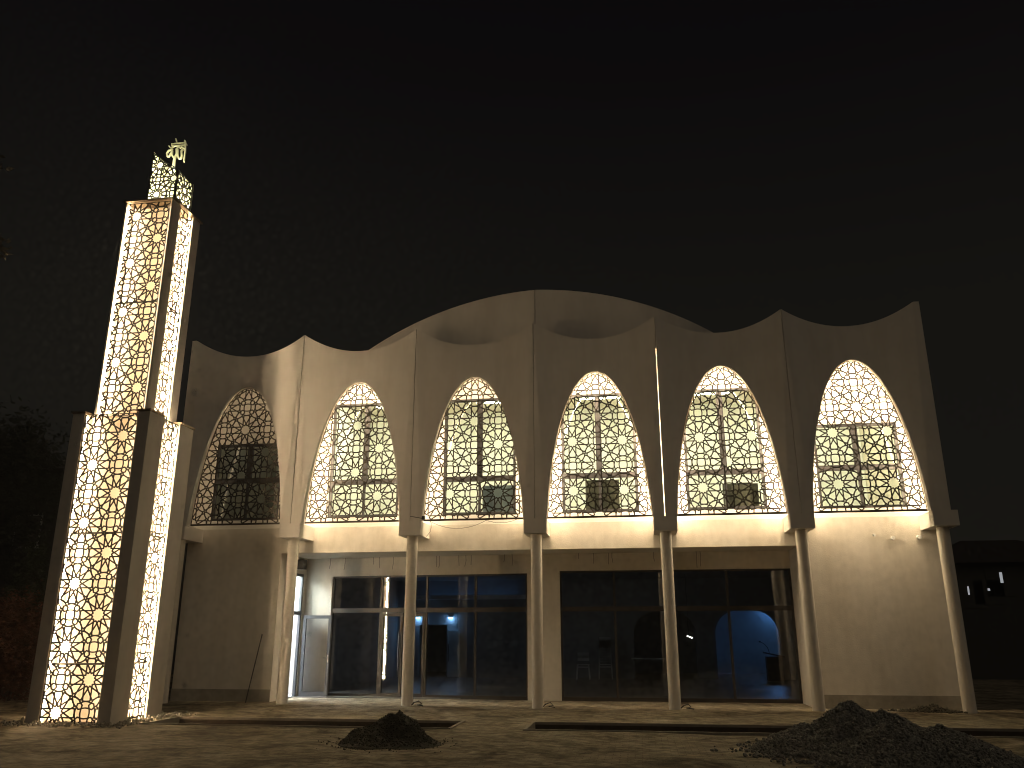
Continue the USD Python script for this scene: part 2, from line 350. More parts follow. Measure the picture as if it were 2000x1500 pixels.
def panel(i):
    half = S / 2; g0 = .012 if i in (4,) else .008; g1 = .012 if i in (3,) else .008
    x0 = -half + (g0 if i else -.14); x1 = half - (g1 if i < 5 else -.14)
    inner = HW * np.sin(np.linspace(-1, 1, 65) * np.pi / 2)
    xs = np.concatenate([np.linspace(x0, -HW, 12)[:-1], [-HW - 1e-4], inner, [HW + 1e-4], np.linspace(HW, x1, 12)[1:]])
    nv = 36
    xx = np.repeat(xs[:, None], nv, 1)
    zb = np.where(np.abs(xs) <= HW, arch_z(np.clip(xs, -HW, HW)), BOT); zb[np.isclose(np.abs(xs), HW)] = AZ - .0
    zb[np.abs(xs) > HW + 5e-5] = BOT
    zt = top_z(np.clip(xs, -half, half), half)
    t = np.linspace(0, 1, nv); zz = zb[:, None] + (zt - zb)[:, None] * t[None]
    wf = .275 * np.clip((PEAK - zz) / (PEAK - 4.4), 0, 1); xf = half - wf
    q = np.clip(np.abs(xx) / xf, 0, 1)
    yy = YF + .125 * (1 - q ** 2.2)
    m = len(xs); front = np.stack([xx, yy, zz], -1).reshape(-1, 3); back = np.stack([xx, np.full_like(xx, YB), zz], -1).reshape(-1, 3)
    ii = np.arange(m * nv).reshape(m, nv); N = m * nv; f = []
    for a in range(m - 1):
        for b in range(nv - 1):
            f.append((ii[a, b], ii[a + 1, b], ii[a + 1, b + 1], ii[a, b + 1]))
            f.append((ii[a, b] + N, ii[a, b + 1] + N, ii[a + 1, b + 1] + N, ii[a + 1, b] + N))
    for a in range(m - 1):
        f.append((ii[a, 0] + N, ii[a + 1, 0] + N, ii[a + 1, 0], ii[a, 0]))
        f.append((ii[a, nv - 1], ii[a + 1, nv - 1], ii[a + 1, nv - 1] + N, ii[a, nv - 1] + N))
    for b in range(nv - 1):
        f.append((ii[0, b], ii[0, b + 1], ii[0, b + 1] + N, ii[0, b] + N))
        f.append((ii[m - 1, b] + N, ii[m - 1, b + 1] + N, ii[m - 1, b + 1], ii[m - 1, b]))
    v = np.vstack([front, back]); v[:, 0] += BAYX[i]
    return v, np.array(f)
for i in range(6):
    v, f = panel(i)
    obj('shell_panel', (v, f), 'shell_plaster', mq, smooth=25)
obj('end_wall', bx(9.515, 9.65, YB + .002, WALLY - .002, BOT, PEAK), 'shell_plaster', mq)
obj('end_wall', bx(-9.65, -9.515, YB + .002, WALLY - .002, BOT, PEAK), 'shell_plaster', mq)
# lattice screens in the arches
AP = arch_poly(.0)
frame_ring = AP.difference(arch_poly(.022))
for i, b in enumerate(BAYX):
    lat = unary_union([lattice(AP, .63, 0.0, 5.71, .028), frame_ring, sbox(-HW, AZ - .03, HW, AZ + .018)])
    obj('lattice_screen', M().xz(affinity.translate(lat, b, 0), YB + .012, YB + .027), 'bronze' , mq)
    # led strip following the back of the arch edge
    th = np.linspace(-1, 1, 26); x = (HW + .05) * np.sin(th * np.pi / 2); a = AH + .05 - AC; w = (HW + .05) / math.sqrt(1 - ((AZ - AC) / a) ** 2)
    z = AC + a * np.sqrt(np.clip(1 - (x / w) ** 2, 0, 1)); z = np.maximum(z, AZ + .02)
    obj('led_strip', M().tube(np.stack([b + x, np.full_like(x, -.055), z], 1), .0125, 4), 'led_arch_%d' % i, mq, smooth=True)
obj('pier_web', bx(COLX[1] - .12, COLX[1] + .12, YB + .05, .45, 4.40, 8.738), 'white_wall', mq)
# windows behind the arches
for i, (a, b, c, d, tz) in enumerate(WIN):
    fr = M(); y0, y1 = .70, .78; t = .075; cx = (a + b) / 2
    fr.box(a, b, y0, y1, c, c + t); fr.box(a, b, y0, y1, d - t, d); fr.box(a, a + t, y0, y1, c + t, d - t); fr.box(b - t, b, y0, y1, c + t, d - t)
    fr.box(a + t, b - t, y0 + .004, y1 - .004, tz - .07, tz + .07)
    fr.box(cx - .075, cx + .075, y0 + .002, y1 - .002, tz + .07, d - t); fr.box(cx - .03, cx + .03, y0 + .002, y1 - .002, c + t, tz - .07)
    fp = obj('window', fr, 'window_frame', mq)
    for (p0, p1, q0, q1) in ((a + t, cx - .075, tz + .07, d - t), (cx + .075, b - t, tz + .07, d - t), (a + t, cx - .03, c + t, tz - .07), (cx + .03, b - t, c + t, tz - .07)):
        pv = [(p0, .745, q0), (p1, .745, q0), (p1, .745, q1), (p0, .745, q1)]
        obj('pane', (np.array(pv), np.array([(0, 1, 2, 3)])), 'glass_clear', fp)
# upper rooms
rm = M(); rm.box(-9.29, 9.29, 5.0, 5.1, 4.21, 8.55); rm.box(-6.45, -6.3, .925, 5.0, 4.21, 8.549)
obj('room_wall', rm, 'interior_white', mq)
for k, b in enumerate(BAYX):
    obj('ceiling_lamp', bx(b - .6, b + .6, 1.8, 3.4, 8.40, 8.44), 'room_lamp' if k else 'room_lamp_dim', mq)
# things leaning behind the lower panes
for label, a, b, y, z0, z1, mt in (('blue grey board standing behind the lower right pane of the third arch', -1.55, -.75, 1.1, 4.22, 5.45, 'grey_board'),
        ('dark board behind the lower panes of the fourth arch', 1.2, 2.05, 1.25, 4.22, 5.55, 'dark_board'),
        ('dark board behind the lower right panes of the fifth arch', 4.75, 5.6, 1.2, 4.22, 5.35, 'dark_board')):
    m = M().box(a, b, y, y + .03, z0, z1); m.box(a - .02, a, y - .012, y + .042, z0, z1 + .02); m.box(b, b + .02, y - .012, y + .042, z0, z1 + .02); m.box(a, b, y - .012, y + .042, z1, z1 + .02)
    obj('leaning_board', m, mt, label=label, cat='board')

# dome front: two large shells meeting at a joint, behind the scallops
DR = 8.13; DC = 10.70 - DR; DH = 5.5
def dome_half(s):
    n, nv = 60, 14
    xs = np.linspace(.006, DH, n); zt = DC + np.sqrt(DR ** 2 - xs ** 2); zb = np.full(n, 8.82)
    xx = np.repeat(xs[:, None], nv, 1); t = np.linspace(0, 1, nv); zz = zb[:, None] + (zt - zb)[:, None] * t
    u = np.clip(xx / 5.6, 0, 1)
    yy = .20 + .13 * np.sin(u * np.pi) ** .9
    v = np.vstack([np.stack([s * xx, yy, zz], -1).reshape(-1, 3), np.stack([s * xx, yy + .15, zz], -1).reshape(-1, 3)]); ii = np.arange(n * nv).reshape(n, nv); N = n * nv; f = []
    for a in range(n - 1):
        for b in range(nv - 1):
            f.append((ii[a, b], ii[a + 1, b], ii[a + 1, b + 1], ii[a, b + 1])); f.append((ii[a, b] + N, ii[a, b + 1] + N, ii[a + 1, b + 1] + N, ii[a + 1, b] + N))
        f.append((ii[a, nv - 1], ii[a + 1, nv - 1], ii[a + 1, nv - 1] + N, ii[a, nv - 1] + N))
    for b in range(nv - 1): f.append((ii[0, b], ii[0, b + 1], ii[0, b + 1] + N, ii[0, b] + N))
    f = np.array(f)
    return v, (f if s > 0 else f[:, ::-1])
for s in (-1, 1): obj('dome_panel', dome_half(s), 'shell_plaster', mq, smooth=25)

# columns and capitals
for i, x in enumerate(COLX):
    y = 0.0; m = trimesh.creation.revolve(np.array([(0, -.1), (.142, -.1), (.140, .02), (.138, 2.), (.138, 4.03), (0, 4.03)]), sections=40)
    m.vertices += [x, y, 0]
    c = obj('column', m, 'column_paint', mq, smooth=35)
    cap = Polygon([(-.28, YF - .012), (-.268, YF - .024), (.268, YF - .024), (.28, YF - .012), (.28, .655), (-.28, .655)])
    cm = trimesh.creation.extrude_polygon(cap, 4.382 - 4.03, engine='earcut'); cm.vertices += [x, 0, 4.03]
    obj('capital', cm, 'shell_plaster', c)

# porch: rear wall, glazing, side door
GA = -math.atan2(.53, 6.45); GX, GY = -.5, 2.0
def gl(mesh): return rotz(mesh, GA, GX, GY)
LL = 6.472
obj('porch_wall', gl(M().xz(sbox(-LL, -.1, 0, RZ).difference(sbox(-5.67, -.2, .5, 3.22)), 0., .2)), 'column_paint', mq)
obj('porch_wall', M().xz(sbox(-.498, -.1, RX1 - .003, RZ).difference(sbox(.38, -.2, 6.9, 3.27)), 2.0, 2.2), 'column_paint', mq)
obj('pillar_base', bx(-.5, .375, 1.985, 1.999, -.1, .30), 'column_paint', mq)
ret = Polygon([(.92, -.1), (.92, RZ), (2.9, RZ), (2.9, -.1)]).difference(unary_union([sbox(1.35, -.2, 2.35, 3.28)]))
rm_ = M().xz(ret, 0, .15).get(); v = np.array(rm_.vertices); rm_ = trimesh.Trimesh(np.stack([RX0 - v[:, 1], v[:, 0], v[:, 2]], 1), rm_.faces, process=False)
obj('porch_return', rm_, 'column_paint', mq)
obj('porch_return', bx(RX1 + .001, RX1 + .12, .921, 2.2, -.1, RZ), 'column_paint', mq)
def glazing(bars_x, z1, tz, name, xf=None, thick=.05):
    m = M(); y0, y1 = .05, .12; x0, x1 = bars_x[0], bars_x[-1]; t = thick
    m.box(x0, x1, y0, y1, 0., .09); m.box(x0, x1, y0, y1, z1 - t, z1)
    for k, x in enumerate(bars_x):
        a, b = (x, x + t) if k == 0 else ((x - t, x) if k == len(bars_x) - 1 else (x - t * .6, x + t * .6))
        m.box(a, b, y0 - .003, y1 + .003, .09, z1 - t)
    m.box(x0 + t, x1 - t, y0 + .002, y1 - .002, tz - .06, tz + .06)
    fr = obj(name, xf(m) if xf else m, 'dark_frame', mq)
    for a, b in zip(bars_x[:-1], bars_x[1:]):
        for c, d in ((.09, tz - .06), (tz + .06, z1 - t)):
            pm = trimesh.Trimesh(np.array([(a, .085, c), (b, .085, c), (b, .085, d), (a, .085, d)]), np.array([(0, 1, 2), (0, 2, 3)]), process=False)
            obj('pane', xf(pm) if xf else pm, 'glass_dark', fr)
    return fr
LB = [-5.67, -4.19, -2.85, -1.45, 0.]
gz = glazing(LB, 3.22, 2.28, 'glazing', gl)
# double door leaves in the left glazing, thicker frames and bar handles
m = M()
for a, b in ((-4.16, -3.52), (-3.50, -2.88)):
    m.box(a, a + .07, .03, .13, .02, 2.2); m.box(b - .07, b, .03, .13, .02, 2.2); m.box(a + .07, b - .07, .03, .13, 2.12, 2.2); m.box(a + .07, b - .07, .03, .13, .02, .12)
dl = obj('entrance_door', gl(m), 'dark_frame', mq)
obj('handle', gl(M().tube([(-3.60, -.03, .7), (-3.60, -.03, 1.7)], .014, 8).tube([(-3.60, -.03, .8), (-3.60, .03, .8)], .01, 6).tube([(-3.60, -.03, 1.6), (-3.60, .03, 1.6)], .01, 6)), 'steel', dl)
tr2 = lambda q: trimesh.Trimesh(np.asarray((q.get() if isinstance(q, M) else q).vertices) + [0, 2.0, 0], (q.get() if isinstance(q, M) else q).faces, process=False)
glazing([.38, 1.82, 3.30, 4.74, RX1 - .003], 3.27, 2.28, 'glazing', tr2)
# side door: frame with transom light in the return wall, leaf standing open
x = RX0 - .09; f = M()
f.box(x, x + .07, 1.35, 1.42, 0, 3.28); f.box(x, x + .07, 2.28, 2.35, 0, 3.28); f.box(x, x + .07, 1.42, 2.28, 3.20, 3.28); f.box(x, x + .07, 1.42, 2.28, 2.16, 2.26)
fp = obj('side_door_frame', f, 'door_frame', mq)
obj('pane', (np.array([(x + .03, 1.42, 2.26), (x + .03, 2.28, 2.26), (x + .03, 2.28, 3.2), (x + .03, 1.42, 3.2)]), np.array([(0, 1, 2, 3)])), 'glass_clear', fp)
m = M(); a, b = -6.86, -6.04; y0, y1 = 2.27, 2.33; t = .085
m.box(a, b, y0, y1, .03, .15); m.box(a, b, y0, y1, 2.06, 2.15); m.box(a, a + t, y0, y1, .15, 2.06); m.box(b - t, b, y0, y1, .15, 2.06)
dp = obj('side_door', m, 'door_frame', mq, label='glazed grey door leaf standing open')
obj('pane', (np.array([(a + t, 2.3, .15), (b - t, 2.3, .15), (b - t, 2.3, 2.06), (a + t, 2.3, 2.06)]), np.array([(0, 1, 2, 3)])), 'glass_door', dp)
obj('handle', M().tube([(b - .04, 2.27, 1.02), (b - .04, 2.22, 1.02), (b - .16, 2.21, 1.02)], .011, 6).box(b - .055, b - .025, 2.258, 2.271, .9, 1.1), 'steel', dp)
# corridor behind the side door
cr = M(); cr.box(-9.29, -7.105, 3.2, 3.3, 0, RZ - .1); cr.box(-9.29, -9.2, .93, 3.2, 0, RZ - .1); cr.box(-9.2, -7.105, .925, .935, 0, RZ - .1)
obj('corridor_wall', cr, 'interior_white', mq)
obj('corridor_lamp', bx(-8.6, -7.5, 1.4, 2.5, RZ - .17, RZ - .13), 'corridor_lamp', mq)
obj('corridor_floor', bx(-9.29, RX0 - .02, .93, 3.2, -.02, .028), 'hall_wall', mq)
# hall behind the glazing
HY = 12.0
obj('hall_floor', bx(-9.2, 9.2, 3.001, 17.5, -.06, .03), 'hall_floor', mq)
hf = M(); hf.box(-6.9, 9.2, 2.2, 3.0, -.05, .029)
obj('hall_floor', hf, 'hall_floor', mq)
nb = unary_union([Polygon([(x0, -.1), (x0, zt - r)] + [(x0 + r - r * math.cos(q), zt - r + r * math.sin(q)) for q in np.linspace(0, np.pi / 2, 10)] + [(x1 - r + r * math.sin(q), zt - r + r * math.cos(q)) for q in np.linspace(0, np.pi / 2, 10)] + [(x1, -.1)]) for x0, x1, zt, r in ((5.20, 7.50, 2.44, .85), (2.2, 4.5, 2.44, .85))] + [sbox(-6.05, -.1, -4.95, 1.95)])
obj('hall_wall', M().xz(sbox(-6.94, 0, 9.25, RZ - .1).difference(nb), HY, HY + .2), 'hall_wall', mq, label='dim rear wall of the hall with rounded arches')
obj('hall_wall', bx(-7.09, -6.95, 3.31, 17.5, 0.031, RZ - .101), 'hall_wall', mq)
obj('niche_wall', bx(-6.9, 9.25, 16.3, 16.4, 0.031, RZ - .101), 'interior_white', mq)
obj('niche_wall', bx(4.75, 4.85, HY + .21, 16.29, 0.031, RZ - .101), 'interior_white', mq)
obj('niche_lamp', bx(7.95, 8.25, 16.0, 16.2, 2.6, 2.8), 'niche_lamp', mq)
obj('hall_lamp', bx(-4., 5., 2.75, 3.2, RZ - .15, RZ - .11), 'hall_lamp', mq)
for xx in (-6.1, -4.81):
    w = obj('wall_lamp', M().box(xx - .07, xx + .07, HY - .16, HY - .001, 2.24, 2.42), 'white_plastic', mq)
    obj('lamp_glow', bx(xx - .055, xx + .055, HY - .15, HY - .02, 2.20, 2.238), 'blue_lamp', w)
obj('inner_lamp', bx(-5.0, -4.2, 2.80, 2.95, RZ - .13, RZ - .11), 'inner_lamp', mq)
obj('cove_light', bx(-5.9, -2.2, HY - .35, HY - .30, 2.98, 3.01), 'cove_lamp', mq)
obj('cove', M().box(-6.6, -1.2, HY - .45, HY - .05, 2.90, 2.97).box(-6.6, -1.2, HY - .47, HY - .45, 2.90, 3.05), 'interior_white', mq)
iw = obj('inner_door', bx(-4.90, -4.45, HY - .06, HY - .015, .05, 1.72), 'interior_white', mq, label='pale inner door leaf')
obj('handle', M().tube([(-4.86, HY - .1, .6), (-4.86, HY - .1, 1.25)], .013, 6), 'black_plastic', iw)

# loose wires and small fittings on the building
random.seed(4)
for k, (xw, ln) in enumerate([(-6.2, .30), (-5.75, .33), (-4.9, .2), (-4.72, .3), (-4.3, .34), (-3.05, .3), (-2.95, .32), (-2.4, .28), (-2.2, .3), (-2.05, .26), (-1.1, .2), (-.9, .3), (.9, .15), (1.3, .28), (1.7, .3), (1.8, .26), (2.9, .24), (4.0, .42), (4.1, .38)]):
    yw = 1.9 if xw > -.5 else 2.0 - (xw + .5) * .082 - .1
    pts = [(xw, yw, RZ + .01), (xw + random.uniform(-.01, .01), yw, RZ - ln * .5), (xw + random.uniform(-.03, .03), yw - random.uniform(0, .02), RZ - ln)]
    obj('wire_end', M().tube(pts, .006, 5), 'black_plastic', mq)
def hang(p, q, sag, n=12, r=.005):
    t = np.linspace(0, 1, n)[:, None]; P = np.array(p) * (1 - t) + np.array(q) * t; P[:, 2] -= sag * 4 * t[:, 0] * (1 - t[:, 0]); return M().tube(P, r, 5)
obj('cable', hang((-2.75, -.15, 4.42), (-1.2, -.13, 4.41), .22), 'black_plastic', mq)
obj('cable', hang((-1.3, -.14, 4.41), (-.4, -.15, 4.42), .10), 'black_plastic', mq)
obj('cable', M().tube([(-2.7, -.2, 4.42), (-2.62, -.22, 4.3), (-2.66, -.2, 4.12), (-2.76, -.2, 4.0)], .005, 5), 'black_plastic', mq)
obj('cable', M().tube([(-3.16, -.33, 4.50), (-3.0, -.34, 4.47), (-2.83, -.3, 4.44)], .008, 5).box(-2.86, -2.78, -.33, -.27, 4.41, 4.50), 'black_plastic', mq)
for xk, zk, r in ((8.15, 3.94, .03), (8.57, 3.86, .045), (9.17, 3.87, .05)):
    k = trimesh.creation.cylinder(radius=r, height=.09, sections=16, transform=trimesh.transformations.rotation_matrix(np.pi / 2, [1, 0, 0])); k.vertices += [xk, .61, zk]
    j = M().mesh(k).box(xk - .015, xk + .015, .56, .58, zk - .05, zk + .02)
    obj('wall_fitting', j, 'white_plastic', mq, smooth=35)
sl = obj('side_lamp', M().box(9.655, 9.72, .46, .54, 7.78, 7.96).box(9.66, 9.74, .45, .55, 7.74, 7.78), 'white_plastic', mq, label='small lamp on the right end of the facade')
obj('lamp_glow', bx(9.722, 9.735, .47, .53, 7.80, 7.94), 'small_lamp', sl)
for a, xg in ((1, -3.17), (2, 0.), (3, 3.17)):
    pts = [(xg + .13, -.05, .03), (xg + .2, -.1, .09), (xg + .3, -.05, .12), (xg + .36, .03, .05), (xg + .26, .0, .03), (xg + .42, -.12, .02)]
    obj('cable_end', M().tube(pts, .012, 6), 'black_plastic', mq)
sp = thing('loudspeaker', 'black wall loudspeaker under the porch ceiling above the side door', 'loudspeaker', (-6.75, 1.55, 3.5))
h = M(); h.box(-6.86, -6.62, 1.42, 1.66, 3.36, 3.62)
obj('cabinet', h, 'black_plastic', sp); obj('bracket', bx(-6.95, -6.86, 1.5, 1.58, 3.45, 3.53), 'steel', sp)
k = trimesh.creation.cone(radius=.09, height=.05, sections=20); k.apply_transform(trimesh.transformations.rotation_matrix(np.pi / 2, [0, 1, 0])); k.vertices += [-6.62, 1.54, 3.49]
obj('cone', k, 'dark_board', sp)
pg = thing('leaning_rod', 'thin dark rod leaning on the stucco wall left of the porch', 'rod', (-7.44, .3, 0))
obj('rod', M().tube([(-7.46, .36, 0.0), (-7.29, .62, 1.62)], .013, 8), 'dark_bronze', pg); obj('tip', M().tube([(-7.29, .62, 1.62), (-7.288, .624, 1.65)], .018, 8), 'black_plastic', pg)

# furniture seen through the glass
lc = thing('lectern', 'dark wooden lectern with a bent microphone seen inside the blue arch', 'lectern', (7.1, 11.3, .03))
top = np.array([(6.78, 11.0, 1.0), (7.45, 11.0, .86), (7.45, 11.5, .86), (6.78, 11.5, 1.0)])
obj('body', bx(6.84, 7.4, 11.05, 11.45, .031, .84), 'wood', lc)
obj('sloping_top', (np.vstack([top, top - [0, 0, .05]]), np.array([(0, 1, 2, 3), (7, 6, 5, 4), (0, 4, 5, 1), (1, 5, 6, 2), (2, 6, 7, 3), (3, 7, 4, 0)])), 'wood', lc)
obj('microphone', M().tube([(6.95, 11.1, .98), (6.9, 11.1, 1.15), (6.8, 11.1, 1.27), (6.68, 11.1, 1.34)], .012, 6).tube([(6.68, 11.1, 1.34), (6.62, 11.1, 1.355)], .025, 8), 'black_plastic', lc)
cg = 'stacked chairs and table inside the dark hall'
def chair_stack(name, x, y, n, label):
    t = thing(name, label, 'chair stack', (x, y, .03))
    for k in range(n):
        z = .45 + k * .09
        m = M(); m.box(x - .22, x + .22, y - .22, y + .22, z, z + .025); m.box(x - .21, x + .21, y + .2, y + .225, z + .22, z + .42)
        c = obj('chair', m, 'white_plastic', t)
    lg = M()
    for sx in (-1, 1):
        for sy in (-1, 1): lg.tube([(x + sx * .2, y + sy * .2, .45 + (n - 1) * .09), (x + sx * .24, y + sy * .24, .03)], .018, 6)
    obj('legs', lg, 'white_plastic', t)
chair_stack('chair_stack', 1.15, 11.2, 8, 'tall stack of white plastic chairs inside the dark right hall window')
chair_stack('chair_stack', .35, 11.0, 2, 'low pair of stacked white chairs left of the tall stack inside')
tb = thing('table', 'pale folding table behind the dark glass left of the fourth column', 'table', (2.8, 11.2, .03))
obj('top', bx(2.1, 3.5, 10.9, 11.6, .74, .77), 'white_plastic', tb)
for xx in (2.2, 3.4):
    obj('leg', M().tube([(xx, 10.98, .74), (xx, 10.98, .031)], .02, 6).tube([(xx, 11.52, .74), (xx, 11.52, .031)], .02, 6), 'steel', tb)
hl = thing('hanging_lamp', 'tiny bright lamp glowing inside the dark hall right of the fourth column', 'lamp', (4.05, 9., 1.5))
obj('cord', M().tube([(4.06, 9, 3.6), (4.06, 9, 1.6)], .006, 5), 'black_plastic', hl)
k = M()
for dx, dz in ((-.03, .03), (.04, 0.0), (.10, -.02)):
    q = trimesh.creation.icosphere(subdivisions=1, radius=.028); q.vertices += [4.06 + dx, 9, 1.52 + dz]; k.mesh(q)
obj('bulb', k, 'small_lamp', hl)

# ------------------------------------------------------------------ the minaret
mn = thing('minaret', 'tall square two stage minaret with glowing star lattice screens', 'minaret', (-8.62, -3.95, 0))
def turn(mesh, k, cx, cy):
    """rotate by k quarter turns about the vertical through cx,cy"""
    m = mesh.get() if isinstance(mesh, M) else mesh
    a = k * math.pi / 2; c, s_ = round(math.cos(a)), round(math.sin(a)); v = np.array(m.vertices); x, y = v[:, 0] - cx, v[:, 1] - cy
    return trimesh.Trimesh(np.stack([cx + c * x - s_ * y, cy + s_ * x + c * y, v[:, 2]], 1), m.faces, process=False)
def stage_of(cx, cy, hx, hy, z0, z1, front_in, side_in, g, fz, sz, joints, rec, piers, fx_off, gap):
    """front_in, side_in: half widths of the openings of the front/rear and of the side faces"""
    for sx in (-1, 1):
        for sy in (-1, 1):
            d = .34                                             # thickness of the pier's two flanges
            xa, xb = cx + sx * hx, cx + sx * front_in
            ya, yb = cy + sy * hy, cy + sy * side_in
            L1 = Polygon([(xa, ya), (xb, ya), (xb, ya - sy * .30), (xa - sx * .30, ya - sy * .30), (xa - sx * .30, yb), (xa, yb)])
            pm = trimesh.creation.extrude_polygon(L1.buffer(0), z1 - z0, engine='earcut'); pm.vertices += [0, 0, z0]
            obj('pier', pm, piers, mn)
    # white core behind the screens
    co = M().box(cx - hx + .30, cx + hx - .30, cy - hy + .30, cy + hy - .30, z0 + .02, z1 - .02)
    obj('core', co, 'tower_core', mn)
    zz = [z0] + [j for j in joints] + [z1 - .015]
    for face in (0, 1, 3):
        hw, half = (front_in, hy) if face % 2 == 0 else (side_in, hx)
        gx = (cx + fx_off) if face == 0 else 0
        for a, b in zip(zz[:-1], zz[1:]):
            gp = gap[0] if face % 2 == 0 else gap[1]
            p = sbox(-hw + gp, a + .001, hw - gp, b - .001)
            if face % 2 == 0: lat = lattice(p, g, fx_off, fz, .028)
            else: lat = lattice(p, g, 0., sz, .028)
            lat = unary_union([lat, p.difference(p.buffer(-.017, join_style='mitre'))])
            m = M().xz(lat, -half + rec, -half + rec + .012).get()
            k = face                                            # quarter turns: 0 front, 1 right, 2 rear, 3 left
            v = np.array(m.vertices) + [cx, cy, 0]
            obj('screen_panel', turn(trimesh.Trimesh(v, m.faces, process=False), k, cx, cy), 'dark_bronze', mn)
        for sgn in (-1, 1):
            e = M().box(cx + sgn * (hw + .0) - .0 - (.024 if sgn > 0 else 0.0), cx + sgn * hw + (.024 if sgn < 0 else 0.0), cy - half + .085, cy - half + .105, z0 + .05, z1 - .06)
            obj('led_strip', turn(e, face, cx, cy), 'led_core' if (sgn > 0) == (face == 1) else 'led_core_weak', mn)
    # strips and their shields towards the mosque, behind the right-hand screens
    y = cy - side_in; xs = cx + hx
    obj('led_strip', bx(xs - .130, xs - .045, y + .001, y + .006, z0 + .1, z1 - .12), 'led_out', mn, label='bright strip lighting the mosque front')
    xl = cx - hx
    obj('led_strip', bx(xl + .045, xl + .130, y + .001, y + .006, z0 + .1, z1 - .12), 'led_out_left', mn, label='bright strip lighting the trees on the left')
    obj('led_shield', bx(xl + .132, xl + .136, y + .001, y + .17, z0 + .1, z1 - .12), 'cap_metal', mn)
    obj('led_shield', bx(xs - .136, xs - .132, y + .001, y + .17, z0 + .1, z1 - .12), 'cap_metal', mn)
Z1, Z2 = 6.25, 11.46
stage_of(-8.62, -3.95, .90, .90, 0.0, Z1, .625, .33, .615, 5.12, 5.69, [1.11, 3.68], .035, 'tower_plaster', -.30, (.0, .014))
obj('rear_face', bx(-9.24, -8.0, -3.09, -3.06, 0, Z1 - .07), 'tower_plaster', mn)
for sx in (-1, 1):
    for sy in (-1, 1):
        xa, xb = sorted((-8.62 + sx * .925, -8.62 + sx * .60)); ya, yb = sorted((-3.95 + sy * .925, -3.95 + sy * .315))
        obj('cap', bx(xa, xb, ya, yb, Z1 + .001, Z1 + .05), 'cap_metal', mn)
obj('lower_roof', bx(-9.30, -7.94, -4.63, -3.27, Z1 - .06, Z1 - .021), 'tower_core', mn)
stage_of(-8.56, -4.04, .61, .61, Z1 - .02, Z2, .575, .30, .605, 11.10, 10.45, [8.90], .03, 'tower_plaster', -.31, (.05, .02))
obj('rear_face', bx(-9.13, -7.99, -3.47, -3.44, Z1, Z2 - .002), 'tower_plaster', mn)
obj('cap', bx(-8.56 - .66, -8.56 + .66, -4.04 - .66, -4.04 + .66, Z2 + .001, Z2 + .035), 'cap_metal', mn)
# crown: open lattice box cut by a slant, lit from inside
cx0, cx1, cy0, cy1, cz = -8.78, -8.05, -4.46, -3.74, Z2 + .036
def slant(x): return 12.92 + (12.38 - 12.92) * (x - cx0) / (cx1 - cx0)
fp = Polygon([(cx0, cz), (cx1, cz), (cx1, slant(cx1)), (cx0, slant(cx0))])
def crown(poly, w, x0, z0): return unary_union([lattice(poly, .40, x0, z0, w), poly.difference(poly.buffer(-.03, join_style='mitre'))])
obj('crown_panel', M().xz(crown(fp, .028, -8.55, 11.75), cy0, cy0 + .012), 'dark_bronze', mn)
obj('crown_panel', M().xz(crown(fp, .062, -8.42, 11.80), cy1 - .02, cy1), 'crown_paint', mn)
def side_panel(w, x0, z0, top, t):
    p = sbox(cy0 + .014, cz, cy1 - .022, top); m = M().xz(crown(p, w, x0, z0), 0, t).get(); v = np.array(m.vertices); return lambda xx: trimesh.Trimesh(np.stack([xx - v[:, 1], v[:, 0], v[:, 2]], 1), m.faces, process=False)
obj('crown_panel', side_panel(.028, -4.1, 12.0, 12.38, .012)(cx1), 'dark_bronze', mn)
obj('crown_panel', side_panel(.062, -4.0, 11.9, 12.92, .02)(cx0 + .021), 'crown_paint', mn)
obj('crown_lamp', M().box(-8.70, -8.12, -4.36, -4.32, cz + .002, cz + .03).box(-8.70, -8.12, -3.88, -3.84, cz + .002, cz + .03), 'led_crown', mn)
led('emblem_lamp', (1.0, .95, .62), 500.)
obj('emblem_lamp', bx(-8.62, -8.56, -4.43, -4.40, 12.52, 12.54), 'emblem_lamp', mn); obj('emblem_lamp', bx(-8.26, -8.20, -4.43, -4.40, 12.42, 12.44), 'emblem_lamp', mn)
obj('post', M().tube([(-8.43, -4.1, cz), (-8.43, -4.1, 12.96)], .035, 10).box(-8.54, -8.36, -4.17, -4.03, 12.55, 12.58), 'crown_paint', mn)
STROKES = [([(-8.189, 13.349), (-8.167, 13.134), (-8.168, 12.831)], .036), ([(-8.215, 13.418), (-8.184, 13.342), (-8.154, 13.296)], .034),
    ([(-8.556, 13.35), (-8.444, 13.357), (-8.208, 13.36)], .026), ([(-8.543, 13.295), (-8.354, 13.288), (-8.17, 13.29)], .026), ([(-8.55, 13.355), (-8.54, 13.29)], .026),
    ([(-8.46, 13.49), (-8.43, 13.40)], .026),
    ([(-8.371, 13.186), (-8.352, 12.999), (-8.306, 12.909), (-8.256, 12.919), (-8.243, 12.989), (-8.271, 13.122), (-8.247, 13.174)], .04),
    ([(-8.52, 13.146), (-8.516, 13.037), (-8.466, 12.967), (-8.413, 12.984), (-8.391, 13.068), (-8.411, 13.19)], .042),
    ([(-8.522, 13.194), (-8.615, 13.172), (-8.657, 13.098), (-8.635, 13.009), (-8.587, 13.0), (-8.544, 13.094), (-8.522, 13.194)], .034),
    ([(-8.621, 13.297), (-8.572, 13.238), (-8.523, 13.251), (-8.486, 13.284)], .026), ([(-8.396, 13.221), (-8.359, 13.257), (-8.319, 13.209), (-8.276, 13.242), (-8.219, 13.2)], .024)]
obj('emblem', M().xz(unary_union([LineString(p).buffer(w / 2, quad_segs=3) for p, w in STROKES]), -4.12, -4.085), 'crown_paint', mn, label='calligraphic word standing on the post')

